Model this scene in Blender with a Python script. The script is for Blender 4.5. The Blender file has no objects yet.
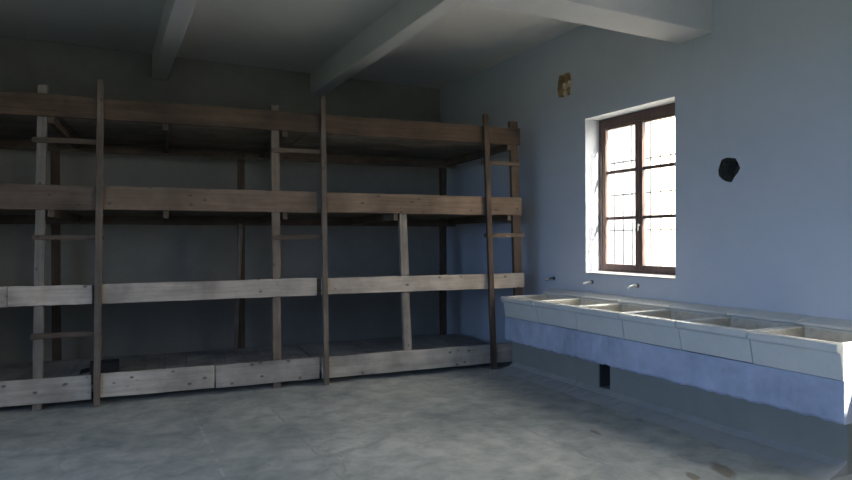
import bpy, bmesh, math, random
from mathutils import Vector, Matrix
random.seed(7)
S = bpy.context.scene
COL = S.collection

# ------------------------------------------------------------------ helpers
def obj(name, bm, mats, parent=None, smooth=False, bevel=0, seg=2):
    if bevel:
        pass
    bmesh.ops.recalc_face_normals(bm, faces=bm.faces[:])
    me = bpy.data.meshes.new(name)
    bm.to_mesh(me); bm.free()
    if not isinstance(mats, (list, tuple)): mats = [mats]
    for m in mats: me.materials.append(m)
    if smooth:
        for p in me.polygons: p.use_smooth = True
    o = bpy.data.objects.new(name, me); COL.objects.link(o)
    if parent is not None: o.parent = parent
    if bevel:
        b = o.modifiers.new('edge', 'BEVEL'); b.width = bevel; b.segments = seg
        b.limit_method = 'ANGLE'; b.angle_limit = math.radians(40)
    return o

def tag(o, label=None, cat=None, group=None, kind=None):
    if label: o['label'] = label
    if cat: o['category'] = cat
    if group: o['group'] = group
    if kind: o['kind'] = kind
    return o

def empty(name, loc, rz=0.0):
    o = bpy.data.objects.new(name, None); COL.objects.link(o)
    o.location = loc; o.rotation_euler = (0, 0, rz); o.empty_display_size = .2
    return o

def box(bm, x0, x1, y0, y1, z0, z1, mi=0):
    v = [bm.verts.new((x, y, z)) for x in (x0, x1) for y in (y0, y1) for z in (z0, z1)]
    fs = [(0,1,3,2),(4,6,7,5),(0,4,5,1),(2,3,7,6),(0,2,6,4),(1,5,7,3)]
    for f in fs:
        bm.faces.new([v[i] for i in f]).material_index = mi
    return v

def hull(bm, bottom, top):
    """prism between two matching vertex loops (lists of 3-D points)"""
    a = [bm.verts.new(p) for p in bottom]; b = [bm.verts.new(p) for p in top]
    n = len(a)
    bm.faces.new(a[::-1]); bm.faces.new(b)
    for i in range(n):
        bm.faces.new((a[i], a[(i+1) % n], b[(i+1) % n], b[i]))

def plank(p0, p1, w, t, waxis, taxis, n=8, jit=.0025, rnd=random):
    """a slightly uneven sawn board between two end points (section w x t)"""
    bm = bmesh.new()
    p0, p1, wa, ta = Vector(p0), Vector(p1), Vector(waxis), Vector(taxis)
    rings = []
    for i in range(n + 1):
        c = p0.lerp(p1, i / n)
        dw = rnd.uniform(-jit, jit); d2 = rnd.uniform(-jit, jit); dt = rnd.uniform(-jit, jit) * .5
        hw, ht = w / 2, t / 2
        rings.append([bm.verts.new(c + wa * (sx * hw + (dw if sx > 0 else d2)) + ta * (sy * ht + dt))
                      for sx, sy in ((-1,-1),(1,-1),(1,1),(-1,1))])
    for a, b in zip(rings, rings[1:]):
        for k in range(4):
            bm.faces.new((a[k], a[(k+1) % 4], b[(k+1) % 4], b[k]))
    bm.faces.new(rings[0][::-1]); bm.faces.new(rings[-1])
    return bm

def tube(bm, pts, radii, n=14, cap=True):
    pts = [Vector(p) for p in pts]; rings = []
    for i, p in enumerate(pts):
        d = (pts[min(i+1, len(pts)-1)] - pts[max(i-1, 0)]).normalized()
        a = d.orthogonal().normalized() if abs(d.z) > .9 else d.cross(Vector((0,0,1))).normalized()
        b = d.cross(a).normalized()
        rings.append([bm.verts.new(p + (a*math.cos(2*math.pi*k/n) + b*math.sin(2*math.pi*k/n))*radii[i]) for k in range(n)])
    for r0, r1 in zip(rings, rings[1:]):
        for k in range(n):
            bm.faces.new((r0[k], r0[(k+1) % n], r1[(k+1) % n], r1[k]))
    if cap:
        bm.faces.new(rings[0][::-1]); bm.faces.new(rings[-1])

# ------------------------------------------------------------------ materials
def new_mat(name):
    m = bpy.data.materials.new(name); m.use_nodes = True
    nt = m.node_tree
    b = nt.nodes['Principled BSDF']
    return m, nt, b

def N(nt, t, **kw):
    n = nt.nodes.new(t)
    for k, v in kw.items(): setattr(n, k, v)
    return n

def ramp(nt, stops):
    r = N(nt, 'ShaderNodeValToRGB')
    e = r.color_ramp.elements
    e[0].position, e[0].color = stops[0][0], (*stops[0][1], 1)
    e[1].position, e[1].color = stops[-1][0], (*stops[-1][1], 1)
    for p, c in stops[1:-1]:
        x = e.new(p); x.color = (*c, 1)
    return r

def noise(nt, vec, scale, detail=6, rough=.6, dist=0):
    n = N(nt, 'ShaderNodeTexNoise')
    n.inputs['Scale'].default_value = scale; n.inputs['Detail'].default_value = detail
    n.inputs['Roughness'].default_value = rough; n.inputs['Distortion'].default_value = dist
    nt.links.new(vec, n.inputs['Vector'])
    return n

def mix(nt, fac, a, b, mode='MIX'):
    m = N(nt, 'ShaderNodeMix', data_type='RGBA', blend_type=mode)
    for sock, val in ((m.inputs[0], fac), (m.inputs[6], a), (m.inputs[7], b)):
        if isinstance(val, bpy.types.NodeSocket): nt.links.new(val, sock)
        elif isinstance(val, (int, float)): sock.default_value = val
        else: sock.default_value = (*val, 1)
    return m.outputs[2]

def obj_vec(nt, scale=(1,1,1)):
    tc = N(nt, 'ShaderNodeTexCoord'); mp = N(nt, 'ShaderNodeMapping')
    mp.inputs['Scale'].default_value = scale
    nt.links.new(tc.outputs['Object'], mp.inputs['Vector'])
    return mp.outputs['Vector']

def bump(nt, b, h, strength=.3, dist=.01):
    n = N(nt, 'ShaderNodeBump'); n.inputs['Strength'].default_value = strength
    n.inputs['Distance'].default_value = dist
    nt.links.new(h, n.inputs['Height']); nt.links.new(n.outputs['Normal'], b.inputs['Normal'])

def mat_plaster(name, base, dirt, big=.7, fine=9, amount=.5, rough=.9, bstr=.25):
    m, nt, b = new_mat(name); v = obj_vec(nt)
    n1 = noise(nt, v, big, 5, .6, .4); n2 = noise(nt, v, fine, 8, .65); n3 = noise(nt, v, 60, 4, .7)
    r1 = ramp(nt, [(.35, (0,0,0)), (.72, (1,1,1))]); nt.links.new(n1.outputs['Fac'], r1.inputs['Fac'])
    r2 = ramp(nt, [(.40, (0,0,0)), (.8, (1,1,1))]); nt.links.new(n2.outputs['Fac'], r2.inputs['Fac'])
    mm = N(nt, 'ShaderNodeMath', operation='MULTIPLY_ADD')
    nt.links.new(r1.outputs['Color'], mm.inputs[0]); mm.inputs[1].default_value = amount
    m2 = N(nt, 'ShaderNodeMath', operation='MULTIPLY'); m2.inputs[1].default_value = amount * .5
    nt.links.new(r2.outputs['Color'], m2.inputs[0]); nt.links.new(m2.outputs[0], mm.inputs[2])
    c = mix(nt, mm.outputs[0], base, dirt)
    nt.links.new(c, b.inputs['Base Color'])
    b.inputs['Roughness'].default_value = rough
    b.inputs['Specular IOR Level'].default_value = .25
    hs = N(nt, 'ShaderNodeMath', operation='MULTIPLY_ADD'); hs.inputs[1].default_value = .25
    nt.links.new(n3.outputs['Fac'], hs.inputs[0]); nt.links.new(n2.outputs['Fac'], hs.inputs[2])
    bump(nt, b, hs.outputs[0], bstr, .012)
    return m

def mat_wood(name, axis, light, dark, knot=(.07,.05,.035), rough=.8, knots=True):
    """sawn weathered timber, grain running along the given local axis"""
    m, nt, b = new_mat(name)
    sc = [26, 26, 26]; sc[axis] = 1.3
    v = obj_vec(nt, sc)
    oi = N(nt, 'ShaderNodeObjectInfo')
    off = N(nt, 'ShaderNodeVectorMath', operation='ADD'); cmb = N(nt, 'ShaderNodeCombineXYZ')
    mu = N(nt, 'ShaderNodeMath', operation='MULTIPLY'); mu.inputs[1].default_value = 37.
    nt.links.new(oi.outputs['Random'], mu.inputs[0])
    for k in range(3): nt.links.new(mu.outputs[0], cmb.inputs[k])
    nt.links.new(v, off.inputs[0]); nt.links.new(cmb.outputs[0], off.inputs[1])
    g = noise(nt, off.outputs[0], 1.0, 6, .65, .6)
    r = ramp(nt, [(.25, dark), (.5, tuple((a+c)/2 for a, c in zip(light, dark))), (.75, light)])
    nt.links.new(g.outputs['Fac'], r.inputs['Fac'])
    # broad weathering
    v2 = obj_vec(nt); n2 = noise(nt, v2, 2.3, 4, .6)
    r2 = ramp(nt, [(.35, (.62,.62,.62)), (.7, (1.12,1.12,1.12))]); nt.links.new(n2.outputs['Fac'], r2.inputs['Fac'])
    c = mix(nt, 1.0, r.outputs['Color'], r2.outputs['Color'], 'MULTIPLY')
    # board-to-board difference
    r3 = ramp(nt, [(0, (.8,.8,.8)), (1, (1.12,1.1,1.06))]); nt.links.new(oi.outputs['Random'], r3.inputs['Fac'])
    c = mix(nt, 1.0, c, r3.outputs['Color'], 'MULTIPLY')
    if knots:
        sc2 = [11, 11, 11]; sc2[axis] = 7.0
        vk = obj_vec(nt, sc2); vo = N(nt, 'ShaderNodeTexVoronoi'); vo.inputs['Scale'].default_value = 1.0
        nt.links.new(vk, vo.inputs['Vector'])
        rk = ramp(nt, [(.09, (1,1,1)), (.17, (0,0,0))]); nt.links.new(vo.outputs['Distance'], rk.inputs['Fac'])
        fk = N(nt, 'ShaderNodeMath', operation='MULTIPLY'); fk.inputs[1].default_value = .75
        nt.links.new(rk.outputs['Color'], fk.inputs[0])
        c = mix(nt, fk.outputs[0], c, knot)
    nt.links.new(c, b.inputs['Base Color'])
    b.inputs['Roughness'].default_value = rough; b.inputs['Specular IOR Level'].default_value = .25
    bump(nt, b, g.outputs['Fac'], .35, .004)
    return m

def mat_plain(name, col, rough=.6, metal=0, var=.25, scale=30):
    m, nt, b = new_mat(name); v = obj_vec(nt); n = noise(nt, v, scale, 5)
    r = ramp(nt, [(.3, tuple(c*(1-var) for c in col)), (.7, tuple(min(1, c*(1+var*.4)) for c in col))])
    nt.links.new(n.outputs['Fac'], r.inputs['Fac']); nt.links.new(r.outputs['Color'], b.inputs['Base Color'])
    b.inputs['Roughness'].default_value = rough; b.inputs['Metallic'].default_value = metal
    bump(nt, b, n.outputs['Fac'], .15, .003)
    return m

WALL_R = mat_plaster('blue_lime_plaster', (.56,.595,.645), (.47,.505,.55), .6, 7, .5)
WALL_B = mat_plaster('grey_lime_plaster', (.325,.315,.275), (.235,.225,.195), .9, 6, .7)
CEIL = mat_plaster('ceiling_plaster', (.74,.74,.71), (.64,.64,.62), .5, 5, .5)
BEAM = mat_plaster('beam_plaster', (.66,.66,.65), (.56,.56,.55), .8, 6, .5)
BAND = mat_plaster('bluish_limewash', (.50,.55,.67), (.30,.34,.43), 2.2, 9, .8, .9, .5)
BASE = mat_plaster('cement_render', (.28,.285,.25), (.20,.205,.18), 1.1, 7, .6)
MORTAR = mat_plaster('mortar', (.36,.37,.36), (.27,.28,.275), 2, 14, .6)
CAVITY = mat_plaster('rough_masonry', (.16,.15,.13), (.06,.055,.05), 9, 30, .9, .95, .8)
DARKHOLE = mat_plaster('niche_shade_masonry', (.07,.07,.07), (.03,.03,.03), 6, 20, .8)  # shade inside the drain niche, put into the colour
STONE = mat_plaster('sandy_rubble', (.50,.35,.19), (.22,.14,.08), 14, 40, .9, .95, .8)

CERAM, nt, b = new_mat('cream_glazed_stoneware')
v = obj_vec(nt); n1 = noise(nt, v, 3, 6, .65, .3); n2 = noise(nt, v, 18, 6, .6)
r1 = ramp(nt, [(.35, (.68,.68,.625)), (.75, (.62,.61,.55))]); nt.links.new(n1.outputs['Fac'], r1.inputs['Fac'])
r2 = ramp(nt, [(.6, (1,1,1)), (.9, (.80,.77,.70))]); nt.links.new(n2.outputs['Fac'], r2.inputs['Fac'])
nt.links.new(mix(nt, 1.0, r1.outputs['Color'], r2.outputs['Color'], 'MULTIPLY'), b.inputs['Base Color'])
b.inputs['Roughness'].default_value = .22; b.inputs['Specular IOR Level'].default_value = .5
BOWL, nt, b = new_mat('stained_glaze')
v = obj_vec(nt); n1 = noise(nt, v, 7, 7, .65, .4)
r1 = ramp(nt, [(.35, (.66,.64,.57)), (.55, (.55,.51,.42)), (.75, (.36,.31,.23))]); nt.links.new(n1.outputs['Fac'], r1.inputs['Fac'])
nt.links.new(r1.outputs['Color'], b.inputs['Base Color']); b.inputs['Roughness'].default_value = .45

FLOOR, nt, b = new_mat('worn_concrete')
v = obj_vec(nt)
n1 = noise(nt, v, .8, 6, .6, .5); n2 = noise(nt, v, 5, 8, .65, .3); n3 = noise(nt, v, 45, 5, .7)
r1 = ramp(nt, [(.32, (.30,.32,.31)), (.5, (.43,.44,.415)), (.66, (.54,.54,.50))]); nt.links.new(n1.outputs['Fac'], r1.inputs['Fac'])
r2 = ramp(nt, [(.32, (.66,.68,.68)), (.62, (1.08,1.08,1.05))]); nt.links.new(n2.outputs['Fac'], r2.inputs['Fac'])
c = mix(nt, 1.0, r1.outputs['Color'], r2.outputs['Color'], 'MULTIPLY')
# cast joints and wandering cracks
vo = N(nt, 'ShaderNodeTexVoronoi', feature='DISTANCE_TO_EDGE'); vo.inputs['Scale'].default_value = .55
wob = N(nt, 'ShaderNodeVectorMath', operation='MULTIPLY_ADD')
nt.links.new(n2.outputs['Color'], wob.inputs[0]); wob.inputs[1].default_value = (.35,.35,0); nt.links.new(v, wob.inputs[2])
nt.links.new(wob.outputs[0], vo.inputs['Vector'])
rc = ramp(nt, [(.0, (1,1,1)), (.010, (0,0,0))]); nt.links.new(vo.outputs['Distance'], rc.inputs['Fac'])
fc = N(nt, 'ShaderNodeMath', operation='MULTIPLY'); nt.links.new(rc.outputs['Color'], fc.inputs[0])
rm = ramp(nt, [(.42, (0,0,0)), (.6, (.4,.4,.4))]); nt.links.new(n1.outputs['Fac'], rm.inputs['Fac']); nt.links.new(rm.outputs['Color'], fc.inputs[1])
c = mix(nt, fc.outputs[0], c, (.22,.22,.21))
def joint(xc, width, colour, amount):
    global c
    sx_ = N(nt, 'ShaderNodeSeparateXYZ'); wv = N(nt, 'ShaderNodeVectorMath', operation='MULTIPLY_ADD')
    nt.links.new(n2.outputs['Color'], wv.inputs[0]); wv.inputs[1].default_value = (.10,.10,0); nt.links.new(v, wv.inputs[2])
    nt.links.new(wv.outputs[0], sx_.inputs[0])
    cm = N(nt, 'ShaderNodeMath', operation='SUBTRACT'); cm.inputs[1].default_value = xc + .05; nt.links.new(sx_.outputs['X'], cm.inputs[0])
    ab = N(nt, 'ShaderNodeMath', operation='ABSOLUTE'); nt.links.new(cm.outputs[0], ab.inputs[0])
    rr = ramp(nt, [(width*.4, (1,1,1)), (width, (0,0,0))]); nt.links.new(ab.outputs[0], rr.inputs['Fac'])
    pm = ramp(nt, [(.47, (0,0,0)), (.60, (amount,)*3)]); nt.links.new(n2.outputs['Fac'], pm.inputs['Fac'])
    mu = N(nt, 'ShaderNodeMath', operation='MULTIPLY'); nt.links.new(rr.outputs['Color'], mu.inputs[0]); nt.links.new(pm.outputs['Color'], mu.inputs[1])
    c = mix(nt, mu.outputs[0], c, colour)
joint(1.31, .014, (.16,.16,.155), .5); joint(.67, .010, (.70,.71,.70), .35); joint(2.95, .010, (.17,.165,.155), .55)
# damp stains near the trough
def blob(cx, cy, rx, ry, ang=0.):
    mp = N(nt, 'ShaderNodeMapping'); mp.vector_type = 'TEXTURE'
    mp.inputs['Location'].default_value = (cx, cy, 0); mp.inputs['Rotation'].default_value = (0,0,ang); mp.inputs['Scale'].default_value = (rx, ry, 1)
    ww = N(nt, 'ShaderNodeVectorMath', operation='MULTIPLY_ADD'); nt.links.new(n2.outputs['Color'], ww.inputs[0])
    ww.inputs[1].default_value = (.12,.12,0); nt.links.new(v, ww.inputs[2])
    nt.links.new(ww.outputs[0], mp.inputs['Vector'])
    ln = N(nt, 'ShaderNodeVectorMath', operation='LENGTH'); nt.links.new(mp.outputs[0], ln.inputs[0])
    rr = ramp(nt, [(.6, (1,1,1)), (1.0, (0,0,0))]); nt.links.new(ln.outputs['Value'], rr.inputs['Fac'])
    return rr.outputs['Color']
for (cx, cy, rx, ry, a) in ((3.60, 2.76, .07, .17, -.5), (3.34, 2.78, .04, .09, -.4), (3.42, 3.75, .03, .08, 0)):
    f = N(nt, 'ShaderNodeMath', operation='MULTIPLY'); f.inputs[1].default_value = .85
    nt.links.new(blob(cx, cy, rx, ry, a), f.inputs[0])
    c = mix(nt, f.outputs[0], c, (.20,.17,.12))
nt.links.new(c, b.inputs['Base Color'])
b.inputs['Roughness'].default_value = .62; b.inputs['Specular IOR Level'].default_value = .35
hh = N(nt, 'ShaderNodeMath', operation='MULTIPLY_ADD'); hh.inputs[1].default_value = .3
nt.links.new(n3.outputs['Fac'], hh.inputs[0]); nt.links.new(n2.outputs['Fac'], hh.inputs[2])
bump(nt, b, hh.outputs[0], .2, .015)

RAIL_T = mat_wood('shaded_brown_board', 0, (.20,.135,.09), (.09,.058,.038))  # top rail: brown, darkened in colour for the weaker light up there
RAIL_G = mat_wood('lit_weathered_board', 0, (.76,.64,.52), (.45,.37,.29))  # third rail: weathered, with window light brightening and warming its colour
RAIL_L = mat_wood('less_lit_grey_board', 0, (.60,.54,.465), (.37,.325,.275))  # bottom rail: same wood, kept dimmer in colour for its weaker light
RAIL_M = mat_wood('shaded_grey_brown_board', 0, (.285,.205,.145), (.15,.10,.07))  # second rail: brown, partly darkened in colour for weaker light
POST = mat_wood('weathered_post', 2, (.37,.32,.265), (.19,.16,.13))
POST_M = mat_wood('grey_brown_post', 2, (.31,.24,.18), (.16,.12,.09))
POST_B = mat_wood('shaded_brown_post', 2, (.17,.12,.085), (.08,.055,.04))  # brown, with shade at the right end of the bunk in the colour
JOIST = mat_wood('dark_joist', 1, (.22,.16,.11), (.10,.075,.055))
DECKM = mat_wood('deck_board', 0, (.34,.30,.245), (.20,.17,.135), knots=False)
DECK_L = mat_wood('dusty_deck_board', 1, (.62,.61,.59), (.42,.41,.39), knots=False)
RUNG = mat_wood('brown_rung', 0, (.23,.165,.115), (.11,.08,.06))
FRAME = mat_wood('red_brown_window_paint', 2, (.21,.14,.12), (.12,.08,.07), knots=False, rough=.5)
STEEL = mat_plain('pale_worn_metal', (.78,.77,.72), .45, .2)
GREYM = mat_plain('dull_grey_metal', (.34,.33,.31), .5, .3)
RUSTY = mat_plain('dark_pipe_metal', (.16,.14,.12), .55, .7)
GRILLE = mat_plain('dark_grille_iron', (.06,.055,.05), .6)
PALE = mat_plain('pale_stone', (.85,.72,.50), .9)
BLACK = mat_plain('matt_black', (.012,.012,.013), .8)
DARK_GROUND = mat_plain('shade_ground', (.055,.075,.03), .95, 0, .4, 6)  # dark colour stands in for building shade on the left ground
GROUND = mat_plain('yard_gravel', (.50,.455,.375), .9, 0, .3, 3)

HOUSE = mat_plain('pale_ochre_render', (.62,.54,.40), .9, 0, .15, 4)
GLASS, nt, b = new_mat('window_glass')
nt.nodes.remove(b); out = nt.nodes['Material Output']
tr = N(nt, 'ShaderNodeBsdfTransparent'); gl = N(nt, 'ShaderNodeBsdfGlossy'); gl.inputs['Roughness'].default_value = .03
ms = N(nt, 'ShaderNodeMixShader'); ms.inputs[0].default_value = .06
tr.inputs['Color'].default_value = (.97,.97,.96,1)
nt.links.new(tr.outputs[0], ms.inputs[1]); nt.links.new(gl.outputs[0], ms.inputs[2]); nt.links.new(ms.outputs[0], out.inputs['Surface'])

# ------------------------------------------------------------------ room
W, B, C = 4.75, 8.717, 3.887         # right wall, back wall, ceiling
XL, YF, TH = -3.2, -1.9, .36         # left wall, front wall (behind the camera), wall thickness

def wall_with_holes(name, outer, holes, plane, thick, m):
    """plane: function (a, b, depth) -> point. outer/holes: loops of (a, b)."""
    bm = bmesh.new(); edges = []
    for loop in [outer] + holes:
        vs = [bm.verts.new(plane(a, b_, 0)) for a, b_ in loop]
        edges += [bm.edges.new((vs[i], vs[(i+1) % len(vs)])) for i in range(len(vs))]
    bmesh.ops.triangle_fill(bm, use_beauty=True, edges=edges)
    fs = bm.faces[:]
    r = bmesh.ops.extrude_face_region(bm, geom=fs)
    d = Vector(plane(0, 0, thick)) - Vector(plane(0, 0, 0))
    bmesh.ops.translate(bm, vec=d, verts=[g for g in r['geom'] if isinstance(g, bmesh.types.BMVert)])
    return tag(obj(name, bm, m), kind='structure')

def rect(a0, a1, b0, b1): return [(a0,b0),(a1,b0),(a1,b1),(a0,b1)]

WY0, WY1, WZ0, WZ1 = 4.118, 5.346, 1.120, 2.832
hole_loop = []
for k, (rr) in enumerate((1.0, .96, 1.08, 1.0, .93, 1.02, .95, 1.05, .9, .84, 1.1, 1.0, .97, 1.03)):
    a = 2*math.pi*k/14
    hole_loop.append((3.553 + .104*rr*math.cos(a), 2.090 + .106*rr*math.sin(a)))
patch_loop = [(5.80,3.165),(5.72,3.15),(5.66,3.165),(5.60,3.15),(5.59,3.24),(5.575,3.33),(5.60,3.41),(5.66,3.42),(5.73,3.41),(5.79,3.42),(5.825,3.27)]
near_windows = [rect(.961, 2.189, WZ0, WZ1), rect(-1.445, .2, 1.55, 2.9)]  # second one is unseen, added and shaped so sun reaches the trough end
wall_with_holes('wall_right', rect(YF-TH, B+TH, 0, C), [rect(WY0, WY1, WZ0, WZ1), hole_loop, patch_loop] + near_windows,
                lambda a, b_, d: (W + d, a, b_), TH, WALL_R)
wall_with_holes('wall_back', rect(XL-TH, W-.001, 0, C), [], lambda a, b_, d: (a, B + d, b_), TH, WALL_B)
wall_with_holes('wall_left', rect(YF-TH, B-.001, 0, C), [rect(a, a+1.5, .95, 2.75) for a in (-1.6, .3, 2.2)], lambda a, b_, d: (XL - d, a, b_), TH, WALL_B)  # unseen openings, placed to let blue sky light onto the right wall
wall_with_holes('wall_front', rect(XL+.001, W-.001, 0, C), [],
                lambda a, b_, d: (a, YF - d, b_), TH, WALL_R)
bm = bmesh.new(); box(bm, XL-TH, W+TH, YF-TH, B+TH, -.2, 0); tag(obj('floor', bm, FLOOR), kind='structure')
bm = bmesh.new(); box(bm, XL-TH, W+TH, YF-TH, B+TH, C, C+.25); tag(obj('ceiling', bm, CEIL), kind='structure')
BZ = 3.306
for (x0, x1) in ((.533,.711),(2.62,2.80)):
    bm = bmesh.new(); box(bm, x0, x1, 4.065, B, 3.572, C); tag(obj('ceiling_beam', bm, BEAM, bevel=.008), kind='structure')
bm = bmesh.new(); box(bm, XL, W, 3.7075, 4.065, BZ, C); tag(obj('ceiling_beam', bm, BEAM, bevel=.008), kind='structure')

# ------------------------------------------------------------------ window
wr = tag(empty('window_1', (W, (WY0+WY1)/2, WZ0)), kind='structure')
oy, oz = (WY0+WY1)/2, WZ0
GX = .20                              # depth of the frame behind the wall face
y0, y1, z1 = WY0-oy, WY1-oy, WZ1-oz
bm = bmesh.new()
e = .002
box(bm, GX, GX+.08, y0+e, y0+.05, e, z1-e); box(bm, GX, GX+.08, y1-.05, y1-e, e, z1-e)
box(bm, GX, GX+.08, y0+.05, y1-.05, z1-.10, z1-e); box(bm, GX, GX+.08, y0+.05, y1-.05, e, .045)
obj('window_frame', bm, FRAME, wr, bevel=.004)
ym = 4.765 - oy
def casement(a0, a1):
    zb, zt = .045, z1-.10
    bm = bmesh.new(); st = .048
    box(bm, GX+.005, GX+.055, a0, a0+st, zb, zt); box(bm, GX+.005, GX+.055, a1-st, a1, zb, zt)
    box(bm, GX+.005, GX+.055, a0+st, a1-st, zt-.03, zt); box(bm, GX+.005, GX+.055, a0+st, a1-st, zb, zb+.055)
    for zz in (2.230-oz, 1.722-oz):
        box(bm, GX+.012, GX+.048, a0+st, a1-st, zz-.017, zz+.017)
    c = obj('casement', bm, FRAME, wr, bevel=.004)
    bm = bmesh.new(); box(bm, GX+.028, GX+.032, a0+st-.005, a1-st+.005, zb+.04, zt-.025)
    obj('pane', bm, GLASS, c)
    return c
cl = casement(ym+.003, y1-.05)
cr = casement(y0+.05, ym-.003)
bm = bmesh.new()
tube(bm, [(GX-.002, ym-.02, .52),(GX-.03, ym-.02, .52)], [.007,.007]); tube(bm, [(GX-.028, ym-.02, .535),(GX-.03, ym-.02, .46)], [.008,.006])
tag(obj('handle', bm, STEEL, cr, smooth=True), label='small pale metal window handle')
bm = bmesh.new()                      # sloped plaster sill with a dark gutter strip at its back
hull(bm, [(.0,y0+e,-.01),(GX,y0+e,-.01),(GX,y1-e,-.01),(.0,y1-e,-.01)], [(.0,y0+e,.004),(GX,y0+e,.018),(GX,y1-e,.018),(.0,y1-e,.004)])
obj('sill', bm, BEAM, wr)
def copy_tree(o, parent=None):
    c_ = o.copy(); COL.objects.link(c_); c_.parent = parent
    for ch in list(o.children): copy_tree(ch, c_)
    return c_
w2 = copy_tree(wr); w2.name = 'window_2'; w2.location = (W, 1.575, WZ0)     # the next window along the same wall
# iron grille outside the panes
gr = tag(empty('window_grille', (W+TH-.06, oy, WZ0)), 'thin iron bar grille outside the brown framed window', 'grille')
for k in range(9):
    yy = 4.17 + .13*k - oy
    bm = bmesh.new(); tube(bm, [(0,yy,.0),(0,yy,z1)], [.0066,.0066], 8); obj('bar', bm, GRILLE, gr, smooth=True)
for zz in (.47, .86, 1.22):
    bm = bmesh.new(); box(bm, -.004, .004, y0, y1, zz-.006, zz+.006); obj('cross_bar', bm, GRILLE, gr)

# unseen boards added outside the near opening to keep low sun off the floor
bm = bmesh.new()
for k in range(4): box(bm, W+TH+.001, W+TH+.026, -1.58, .25, 1.53+k*.225, 1.53+k*.225+.222)
tag(obj('sun_block_boards', bm, POST), kind='structure')
# ------------------------------------------------------------------ holes knocked in the wall
def cavity(name, loop, depth, m, shrink):
    cy = sum(p[0] for p in loop)/len(loop); cz = sum(p[1] for p in loop)/len(loop)
    root = empty(name, (W, cy, cz)); n = len(loop)
    bm = bmesh.new(); rings = []
    rnd = random.Random(len(loop))
    for s, d in ((1.0,.0),(1-shrink*.4,depth*.4),(1-shrink*.8,depth*.8),((1-shrink)*.6,depth),(.02,depth*1.02)):
        rings.append([bm.verts.new((d + (rnd.uniform(-.01,.01) if 0 < d < depth*1.01 else 0),
                       (p[0]-cy)*s*(1+(rnd.uniform(-.06,.06) if d else 0)), (p[1]-cz)*s*(1+(rnd.uniform(-.06,.06) if d else 0)))) for p in loop])
    for a, b_ in zip(rings, rings[1:]):
        for i in range(n): bm.faces.new((a[i], a[(i+1)%n], b_[(i+1)%n], b_[i]))
    bm.faces.new(rings[-1])
    obj('cavity_lining', bm, m, root)
    return root
h1 = cavity('wall_hole', hole_loop, .26, CAVITY, .15)
tag(h1, 'dark round hole broken into the bluish wall right of the window', 'wall hole')
h2 = cavity('wall_hole', patch_loop, .11, STONE, .25)
tag(h2, 'small brown broken patch showing rubble high on the wall left of the window', 'wall hole')
rnd = random.Random(3)
for k, (dy, dz, s) in enumerate(((.05,-.085,.042),(-.04,-.08,.034),(.06,.01,.036),(-.03,.02,.04),(.02,.08,.036),(-.06,.07,.028))):
    bm = bmesh.new(); bmesh.ops.create_icosphere(bm, subdivisions=2, radius=s)
    for v_ in bm.verts: v_.co = Vector((v_.co.x*.9+.055, v_.co.y*.8+dy, v_.co.z*1.15+dz)) + Vector([rnd.uniform(-.006,.006) for _ in range(3)])
    obj('rubble_stone', bm, PALE if k in (0, 2, 3) else STONE, h2)

# ------------------------------------------------------------------ wash trough
TX = 4.070; TY0, TY1 = 2.247, 5.930
sup = tag(empty('trough_support', (TX+.09, (TY0+TY1)/2, 0)), 'masonry trough base with bluish limewashed band under the cream basins', 'trough base')
sx, sy = TX+.09, (TY0+TY1)/2
rnd = random.Random(11)
bm = bmesh.new()                      # limewashed band with a ragged lower edge
n = 90; rows = []
for i in range(n+1):
    yy = TY0 + (TY1-TY0)*i/n
    zb = .336 + rnd.uniform(-.006,.006) + (.010 if rnd.random() < .12 else 0)
    xf = TX + rnd.uniform(-.002,.002)
    pts = [(xf+.012,yy,zb),(xf,yy,zb+.018),(xf+rnd.uniform(-.003,.003),yy,.47),(xf,yy,.606),(W-.002,yy,.606),(W-.002,yy,.345)]
    rows.append([bm.verts.new((x-sx, y-sy, z)) for x, y, z in pts])
for a, b_ in zip(rows, rows[1:]):
    for k in range(6): bm.faces.new((a[k], a[(k+1)%6], b_[(k+1)%6], b_[k]))
bm.faces.new(rows[0][::-1]); bm.faces.new(rows[-1])
tag(obj('slab', bm, BAND, sup), label='bluish limewashed concrete band')
bm = bmesh.new()                      # rendered plinth with a drain niche
NY0, NY1, NZ0 = 4.357, 4.503, .092
for (a0, a1) in ((TY0+.03, NY0), (NY1, TY1-.01)):
    box(bm, 0, W-.002-sx, a0-sy, a1-sy, 0, .337)
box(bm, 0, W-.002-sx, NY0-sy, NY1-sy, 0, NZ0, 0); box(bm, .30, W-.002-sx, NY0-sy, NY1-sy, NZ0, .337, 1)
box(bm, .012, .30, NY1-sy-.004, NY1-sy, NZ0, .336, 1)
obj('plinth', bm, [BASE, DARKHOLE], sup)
bm = bmesh.new(); n = 60; rows = []
for i in range(n+1):
    yy = TY0 + .03 + (TY1-TY0-.06)*i/n - sy
    dx = rnd.uniform(-.012,.012); dz = rnd.uniform(-.008,.008)
    rows.append([bm.verts.new(p) for p in ((.002,yy,.001),(.002,yy,.085+dz),(-.05,yy,.05+dz*.5),(-.19+dx,yy,.008),(-.215+dx,yy,.001))])
for a, b_ in zip(rows, rows[1:]):
    for k in range(5): bm.faces.new((a[k], a[(k+1)%5], b_[(k+1)%5], b_[k]))
bm.faces.new(rows[0][::-1]); bm.faces.new(rows[-1])
obj('mortar_fillet', bm, MORTAR, sup)

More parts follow.
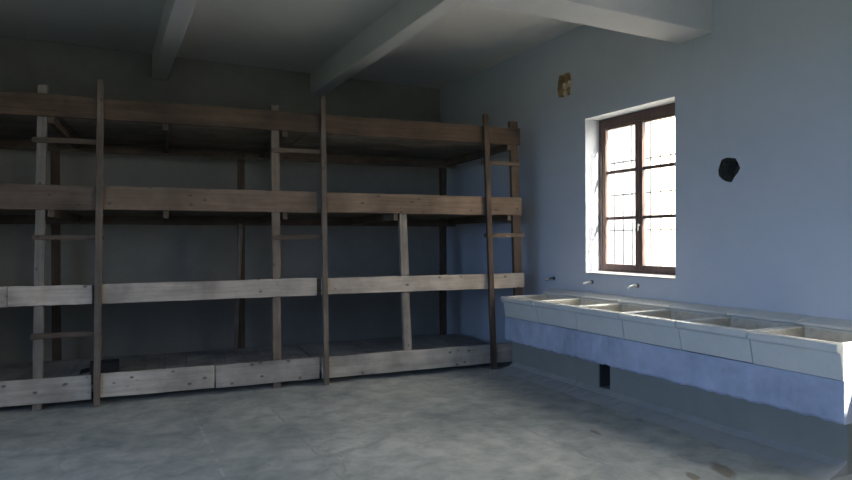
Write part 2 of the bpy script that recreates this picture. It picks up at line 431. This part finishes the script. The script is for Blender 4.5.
NB = 6; UL = (TY1-TY0)/NB
def basin_mesh():
    """local: x from the front lip to the wall, y 0..UL along the trough, z from the band top"""
    bm = bmesh.new(); g = .0035; L = UL - g
    zt = .2365                        # rim height over the band
    def ring(x0, x1, ya, yb, z): return [bm.verts.new(p) for p in ((x0,ya,z),(x1,ya,z),(x1,yb,z),(x0,yb,z))]
    D = W - .002 - TX
    R = [ring(.004, D-.10, g, L, .001), ring(-.030, D-.10, g, L, .165), ring(-.036, D-.10, g, L, .175), ring(-.060, D-.10, g, L, .182), ring(-.066, D-.10, g, L, .196),
         ring(-.066, D-.10, g, L, zt-.016), ring(-.058, D-.10, g, L, zt-.004), ring(-.045, D-.10, g, L, zt)]
    nout = len(R)
    R += [ring(.010, D-.12, g+.024, L-.024, zt), ring(.020, D-.125, g+.030, L-.030, zt-.010), ring(.055, D-.15, g+.045, L-.045, .07), ring(.10, D-.19, g+.08, L-.08, .045)]
    bm.faces.new(R[0][::-1])
    for k, (a, b_) in enumerate(zip(R, R[1:])):
        for i in range(4):
            f = bm.faces.new((a[i], a[(i+1)%4], b_[(i+1)%4], b_[i])); f.material_index = 1 if k >= nout+1 else 0
    bm.faces.new(R[-1]).material_index = 1
    return bm
def ledge_mesh():
    bm = bmesh.new(); g = .003; D = W - .002 - TX
    prof = [(D-.155,.247),(D-.155,.262),(D-.145,.268),(D-.03,.296),(D,.302),(D,.150),(D-.098,.150),(D-.098,.247)]
    a = [bm.verts.new((x, g, z)) for x, z in prof]; b_ = [bm.verts.new((x, UL-g, z)) for x, z in prof]
    bm.faces.new(a); bm.faces.new(b_[::-1]); n = len(prof)
    for i in range(n): bm.faces.new((a[i], b_[i], b_[(i+1)%n], a[(i+1)%n]))
    return bm
labels = ['cream wash basin at the near right end of the trough with its end face bright',
          'cream wash basin second from the near right end, just right of the window',
          'cream wash basin third from the near right end, below the right half of the window',
          'cream wash basin fourth from the near right end, below the left edge of the window',
          'cream wash basin second from the bunk ladder end of the trough, left of the window',
          'cream wash basin at the far left end of the trough beside the bunk ladder']
root0 = None
rnd = random.Random(5)
for k in range(NB):
    loc = (TX, TY0 + k*UL, .607 + (.0, .004, .002, .001, .003, .0)[k])
    if k == 0:
        root0 = root = empty('wash_basin', loc)
        obj('basin_bowl', basin_mesh(), [CERAM, BOWL], root, bevel=.006, seg=2)
        obj('back_ledge', ledge_mesh(), CERAM, root, bevel=.005)
    else:
        root = root0.copy(); COL.objects.link(root); root.location = loc
        for ch in list(root0.children):
            c2 = ch.copy(); COL.objects.link(c2); c2.parent = root
    tag(root, labels[k], 'wash basin', 'stoneware basins of the wash trough')

# stub taps on the wall above the trough
def tap(y, z, m, label, tilt):
    r_ = empty('tap', (W, y, z))
    bm = bmesh.new(); tube(bm, [(.006,0,0),(-.012,0,0)], [.022,.020], 16); obj('flange', bm, RUSTY, r_, smooth=False)
    bm = bmesh.new(); tube(bm, [(-.012,0,0),(-.06,.002,-.001),(-.105,.004,-.006-tilt),(-.13,.006,-.014-tilt)], [.012,.013,.014,.012], 16); obj('spout', bm, m, r_, smooth=True)
    tag(r_, label, 'tap', 'taps above the wash trough')
tap(5.242, 1.022, STEEL, 'short metal tap stub on the wall under the left edge of the window', .004)
tap(4.584, 1.026, STEEL, 'short metal tap stub on the wall under the middle of the window', .006)
tap(5.895, 1.028, GREYM, 'dark tap stub left of the window beside the bunk ladder', .002)

# ------------------------------------------------------------------ bunk beds
PHI = -.0853
bunk = tag(empty('bunk_bed', (4.206, 6.0126, 0), PHI), 'long three tier bunk bed of weathered boards along the back wall', 'bunk bed')
# local: x to the right along the front, y backwards, z up; boards left of the frame run to the left wall
UEND = -7.0
X_, Y_, Z_ = (1,0,0), (0,1,0), (0,0,1)
TR = .032
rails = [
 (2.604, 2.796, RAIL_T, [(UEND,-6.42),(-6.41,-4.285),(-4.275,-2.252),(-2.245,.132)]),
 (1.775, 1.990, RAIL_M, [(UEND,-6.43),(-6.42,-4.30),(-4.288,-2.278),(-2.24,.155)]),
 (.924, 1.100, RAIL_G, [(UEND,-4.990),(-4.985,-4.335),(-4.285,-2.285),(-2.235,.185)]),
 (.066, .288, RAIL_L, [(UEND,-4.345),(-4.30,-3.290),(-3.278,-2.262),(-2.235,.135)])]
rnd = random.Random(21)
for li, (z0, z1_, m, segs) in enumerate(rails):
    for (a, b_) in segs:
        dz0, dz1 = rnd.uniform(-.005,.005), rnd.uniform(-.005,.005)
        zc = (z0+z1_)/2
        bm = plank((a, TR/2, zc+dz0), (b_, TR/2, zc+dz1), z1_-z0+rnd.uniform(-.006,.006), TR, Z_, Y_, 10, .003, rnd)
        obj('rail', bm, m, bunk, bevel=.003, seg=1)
# uprights: (points bottom/top, width, y0, y1, material)
def post(u0, z0, u1, z1_, w, y0_, y1_, m, name='post'):
    bm = plank((u0, (y0_+y1_)/2, z0), (u1, (y0_+y1_)/2, z1_), w, y1_-y0_, X_, Y_, 12, .0025, rnd)
    return obj(name, bm, m, bunk, bevel=.003, seg=1)
FR0, FR1 = -.045, -.001              # nailed on the face of the rails
BK0, BK1 = TR+.001, TR+.055          # standing behind the rails
post(-4.775, 0, -4.722, 2.88, .076, BK0, BK1, POST)
post(-2.684, 0, -2.697, 2.86, .080, BK0, BK1, POST_M)
post(.160, 0, .070, 2.885, .105, BK0, BK1, POST_B)
post(-4.300, 0, -4.257, 2.955, .054, FR0, FR1, POST_M)
post(-2.196, 0, -2.222, 2.965, .052, FR0, FR1, POST_M)
post(-.240, 0, -.338, 2.925, .062, FR0, FR1, POST_B)
post(-1.268, .15, -1.330, 1.90, .088, BK0, BK1, POST)
post(-6.79, 0, -6.79, 2.88, .076, BK0, BK1, POST)
# rungs of the three ladders, in the plane of the rails
for (a, b_, z) in ((-4.80,-4.24,2.388),(-4.80,-4.24,1.523),(-4.82,-4.255,.652),(-2.735,-2.19,2.400),(-2.735,-2.19,1.527),(-.37,.135,2.382),(-.335,.19,1.545)):
    bm = plank((a, TR/2, z+rnd.uniform(-.008,.008)), (b_, TR/2, z+rnd.uniform(-.004,.01)), .046, TR-.004, Z_, Y_, 5, .002, rnd)
    obj('rung', bm, RUNG, bunk, bevel=.003, seg=1)
# back posts, bearers, joists and board decks
DB = 1.80
for u in (-6.9, -4.885, -2.85, -.055):
    post(u, 0, u+rnd.uniform(-.012,.012), 2.62, .085, DB, DB+.07, POST_B, 'back_post')
# a slim brace that leans beside the middle back post
bm = plank((-2.93, DB-.03, .13), (-2.86, DB-.03, 1.7), .05, .03, X_, Y_, 6, .002, rnd); obj('brace', bm, POST, bunk, bevel=.003, seg=1)
for zt in (2.625, 1.79, .952):       # underside heights of the three upper decks
    for (a, b_) in ((UEND,-4.87),(-4.865,-2.83),(-2.825,.12)):
        bm = plank((a, DB-.02, zt-.055), (b_, DB-.02, zt-.055), .108, .036, Z_, Y_, 6, .003, rnd)
        obj('bearer', bm, RUNG, bunk, bevel=.003, seg=1)
    for u in (-6.72, -5.75, -4.66, -3.72, -2.60, .005) if zt > 2 else (-6.72, -5.75, -4.66, -3.72, -2.60, -1.41, .005):
        jh = .082 if zt > 1 else .022
        bm = plank((u, TR+.003, zt-.001-jh/2), (u, DB-.04, zt-.001-jh/2), .05, jh, X_, Z_, 5, .002, rnd)
        obj('joist', bm, JOIST, bunk, bevel=.003, seg=1)
    for (a, b_) in ((UEND,-4.60),(-4.59,-2.35),(-2.34,.12)):
        bm = bmesh.new(); yy = TR+.06
        while yy < DB-.06:
            wv = rnd.uniform(.16,.20)
            y2 = min(yy+wv, DB-.002)
            j = rnd.uniform(-.003,.003)
            box(bm, a, b_, yy, y2-.008-rnd.uniform(0,.008), zt+.001+abs(j), zt+.023+abs(j)); yy = y2
        tag(obj('deck', bm, DECKM, bunk), label=None)
for (a, b_) in ((UEND,-4.42),(-4.412,-2.178),(-2.150,.12)):     # bottom deck of dusty boards
    bm = bmesh.new(); xx = a
    while xx < b_-.02:
        x2 = min(xx+rnd.uniform(.18,.24), b_); j = rnd.uniform(0,.003)
        box(bm, xx, x2-.004, TR+.06, DB-.01, .108+j, .132+j); xx = x2
    tag(obj('deck', bm, DECK_L, bunk), label='dusty grey bottom deck boards')
for yv in (.62, 1.15, 1.70):
    bm = plank((UEND, yv, .053), (.10, yv, .053), .105, .05, Z_, Y_, 8, .001, rnd); obj('bearer', bm, JOIST, bunk, bevel=.003, seg=1)

# dark box left on the bottom deck
def bl(x, y, z):
    return Vector((4.206, 6.0126, 0)) + Matrix.Rotation(PHI, 3, 'Z') @ Vector((x, y, z))
bx = tag(empty('box', bl(-4.27, .40, .1365), PHI+.06), 'small black box lying on the bottom bunk deck behind the thin left post', 'box')
bm = bmesh.new(); w_, d_, h_ = .125, .11, .19
for (a0,a1,b0,b1,c0,c1) in ((-w_,w_,-d_,d_,0,.008),(-w_,-w_+.008,-d_,d_,.008,h_),(w_-.008,w_,-d_,d_,.008,h_),(-w_+.008,w_-.008,-d_,-d_+.008,.008,h_),(-w_+.008,w_-.008,d_-.008,d_,.008,h_)):
    box(bm, a0,a1,b0,b1,c0,c1)
obj('body', bm, BLACK, bx)
bm = bmesh.new(); hull(bm, [(-w_-.085,-d_,.100),(-w_-.001,-d_,.122),(-w_-.001,d_,.122),(-w_-.085,d_,.100)], [(-w_-.085,-d_,.108),(-w_-.001,-d_,.130),(-w_-.001,d_,.130),(-w_-.085,d_,.108)])
obj('flap', bm, BLACK, bx)

# ------------------------------------------------------------------ outside
bm = bmesh.new(); box(bm, -60, 60, -60, 60, -.45, -.25); tag(obj('yard_ground', bm, GROUND), kind='structure')
bm = bmesh.new(); box(bm, -60, XL-TH-.4, -60, 60, -.25, -.22); tag(obj('added_dark_ground', bm, DARK_GROUND), kind='structure')  # unseen, added to cut light bounced in through the left openings

bm = bmesh.new(); box(bm, 14, 20, 13.0, 30, -.25, 5.6); hull(bm, [(13.7,12.7,5.6),(20.3,12.7,5.6),(20.3,30.3,5.6),(13.7,30.3,5.6)], [(17,15,7.2),(17.1,15,7.2),(17.1,28,7.2),(17,28,7.2)])
tag(obj('yard_building', bm, HOUSE), 'pale sunlit building across the yard, washed out behind the window grille', 'building')

# ------------------------------------------------------------------ light
wld = bpy.data.worlds.new('sky'); S.world = wld; wld.use_nodes = True
wn = wld.node_tree; bg = wn.nodes['Background']
tc = wn.nodes.new('ShaderNodeTexCoord'); sp = wn.nodes.new('ShaderNodeSeparateXYZ')
wn.links.new(tc.outputs['Generated'], sp.inputs[0])
mr = wn.nodes.new('ShaderNodeMapRange'); mr.interpolation_type = 'SMOOTHSTEP'
mr.inputs['From Min'].default_value = -.5; mr.inputs['From Max'].default_value = .6
wn.links.new(sp.outputs['X'], mr.inputs['Value'])
mx = wn.nodes.new('ShaderNodeMix'); mx.data_type = 'RGBA'      # hazy white towards the sunny side, clear blue away from it
mx.inputs[6].default_value = (.34,.54,.97,1); mx.inputs[7].default_value = (1.9,1.82,1.68,1)
wn.links.new(mr.outputs['Result'], mx.inputs[0])
wn.links.new(mx.outputs[2], bg.inputs['Color']); bg.inputs['Strength'].default_value = 8.0

def sun(direction, strength, color, angle=.53):
    l = bpy.data.lights.new('sun', 'SUN'); l.energy = strength; l.color = color; l.angle = math.radians(angle)
    o = bpy.data.objects.new('sun', l); COL.objects.link(o)
    o.rotation_euler = Vector(direction).to_track_quat('-Z', 'Y').to_euler()
sun((-1, 3.6, -1.98), 30, (1, .93, .82))

def portal(center, normal, w, h):
    l = bpy.data.lights.new('portal', 'AREA'); l.shape = 'RECTANGLE'; l.size = w; l.size_y = h
    l.cycles.is_portal = True
    o = bpy.data.objects.new('portal', l); COL.objects.link(o); o.location = center
    o.rotation_euler = Vector(normal).to_track_quat('-Z', 'Y').to_euler()
zc, hz = (WZ0+WZ1)/2, WZ1-WZ0
for (a, b_) in ((WY0, WY1), (.95, 2.2)):
    portal((W+TH+.02, (a+b_)/2, zc), (-1,0,0), b_-a, hz)
portal((W+TH+.02, -.665, 2.62), (-1,0,0), 1.73, .56)
for a in (-1.6, .3, 2.2): portal((XL-TH-.02, a+.75, 1.85), (1,0,0), 1.5, 1.8)

# ------------------------------------------------------------------ camera
yaw, pitch, roll, F = .4752, -.0014, -.0034, 621.88
cy_, sy_, cp_, sp_ = math.cos(yaw), math.sin(yaw), math.cos(pitch), math.sin(pitch)
f = Vector((sy_*cp_, cy_*cp_, sp_)); r = Vector((cy_, -sy_, 0)); u = r.cross(f)
cr_, sr_ = math.cos(roll), math.sin(roll)
r2_, u2_ = cr_*r + sr_*u, -sr_*r + cr_*u
M = Matrix((r2_, u2_, -f)).transposed().to_4x4(); M.translation = (0, 0, 1.5)
cd = bpy.data.cameras.new('camera'); cam = bpy.data.objects.new('camera', cd); COL.objects.link(cam)
cam.matrix_world = M
cd.sensor_width = 36; cd.sensor_fit = 'HORIZONTAL'; cd.lens = F*36/852; cd.clip_start = .05
S.camera = cam
S.view_settings.view_transform = 'Standard'; S.view_settings.look = 'None'
S.view_settings.gamma = 1; S.view_settings.use_curve_mapping = False
S.view_settings.exposure = 0.2
S.cycles.use_denoising = True
S.cycles.max_bounces = 10; S.cycles.diffuse_bounces = 6; S.cycles.transparent_max_bounces = 12
S.cycles.sample_clamp_indirect = 8
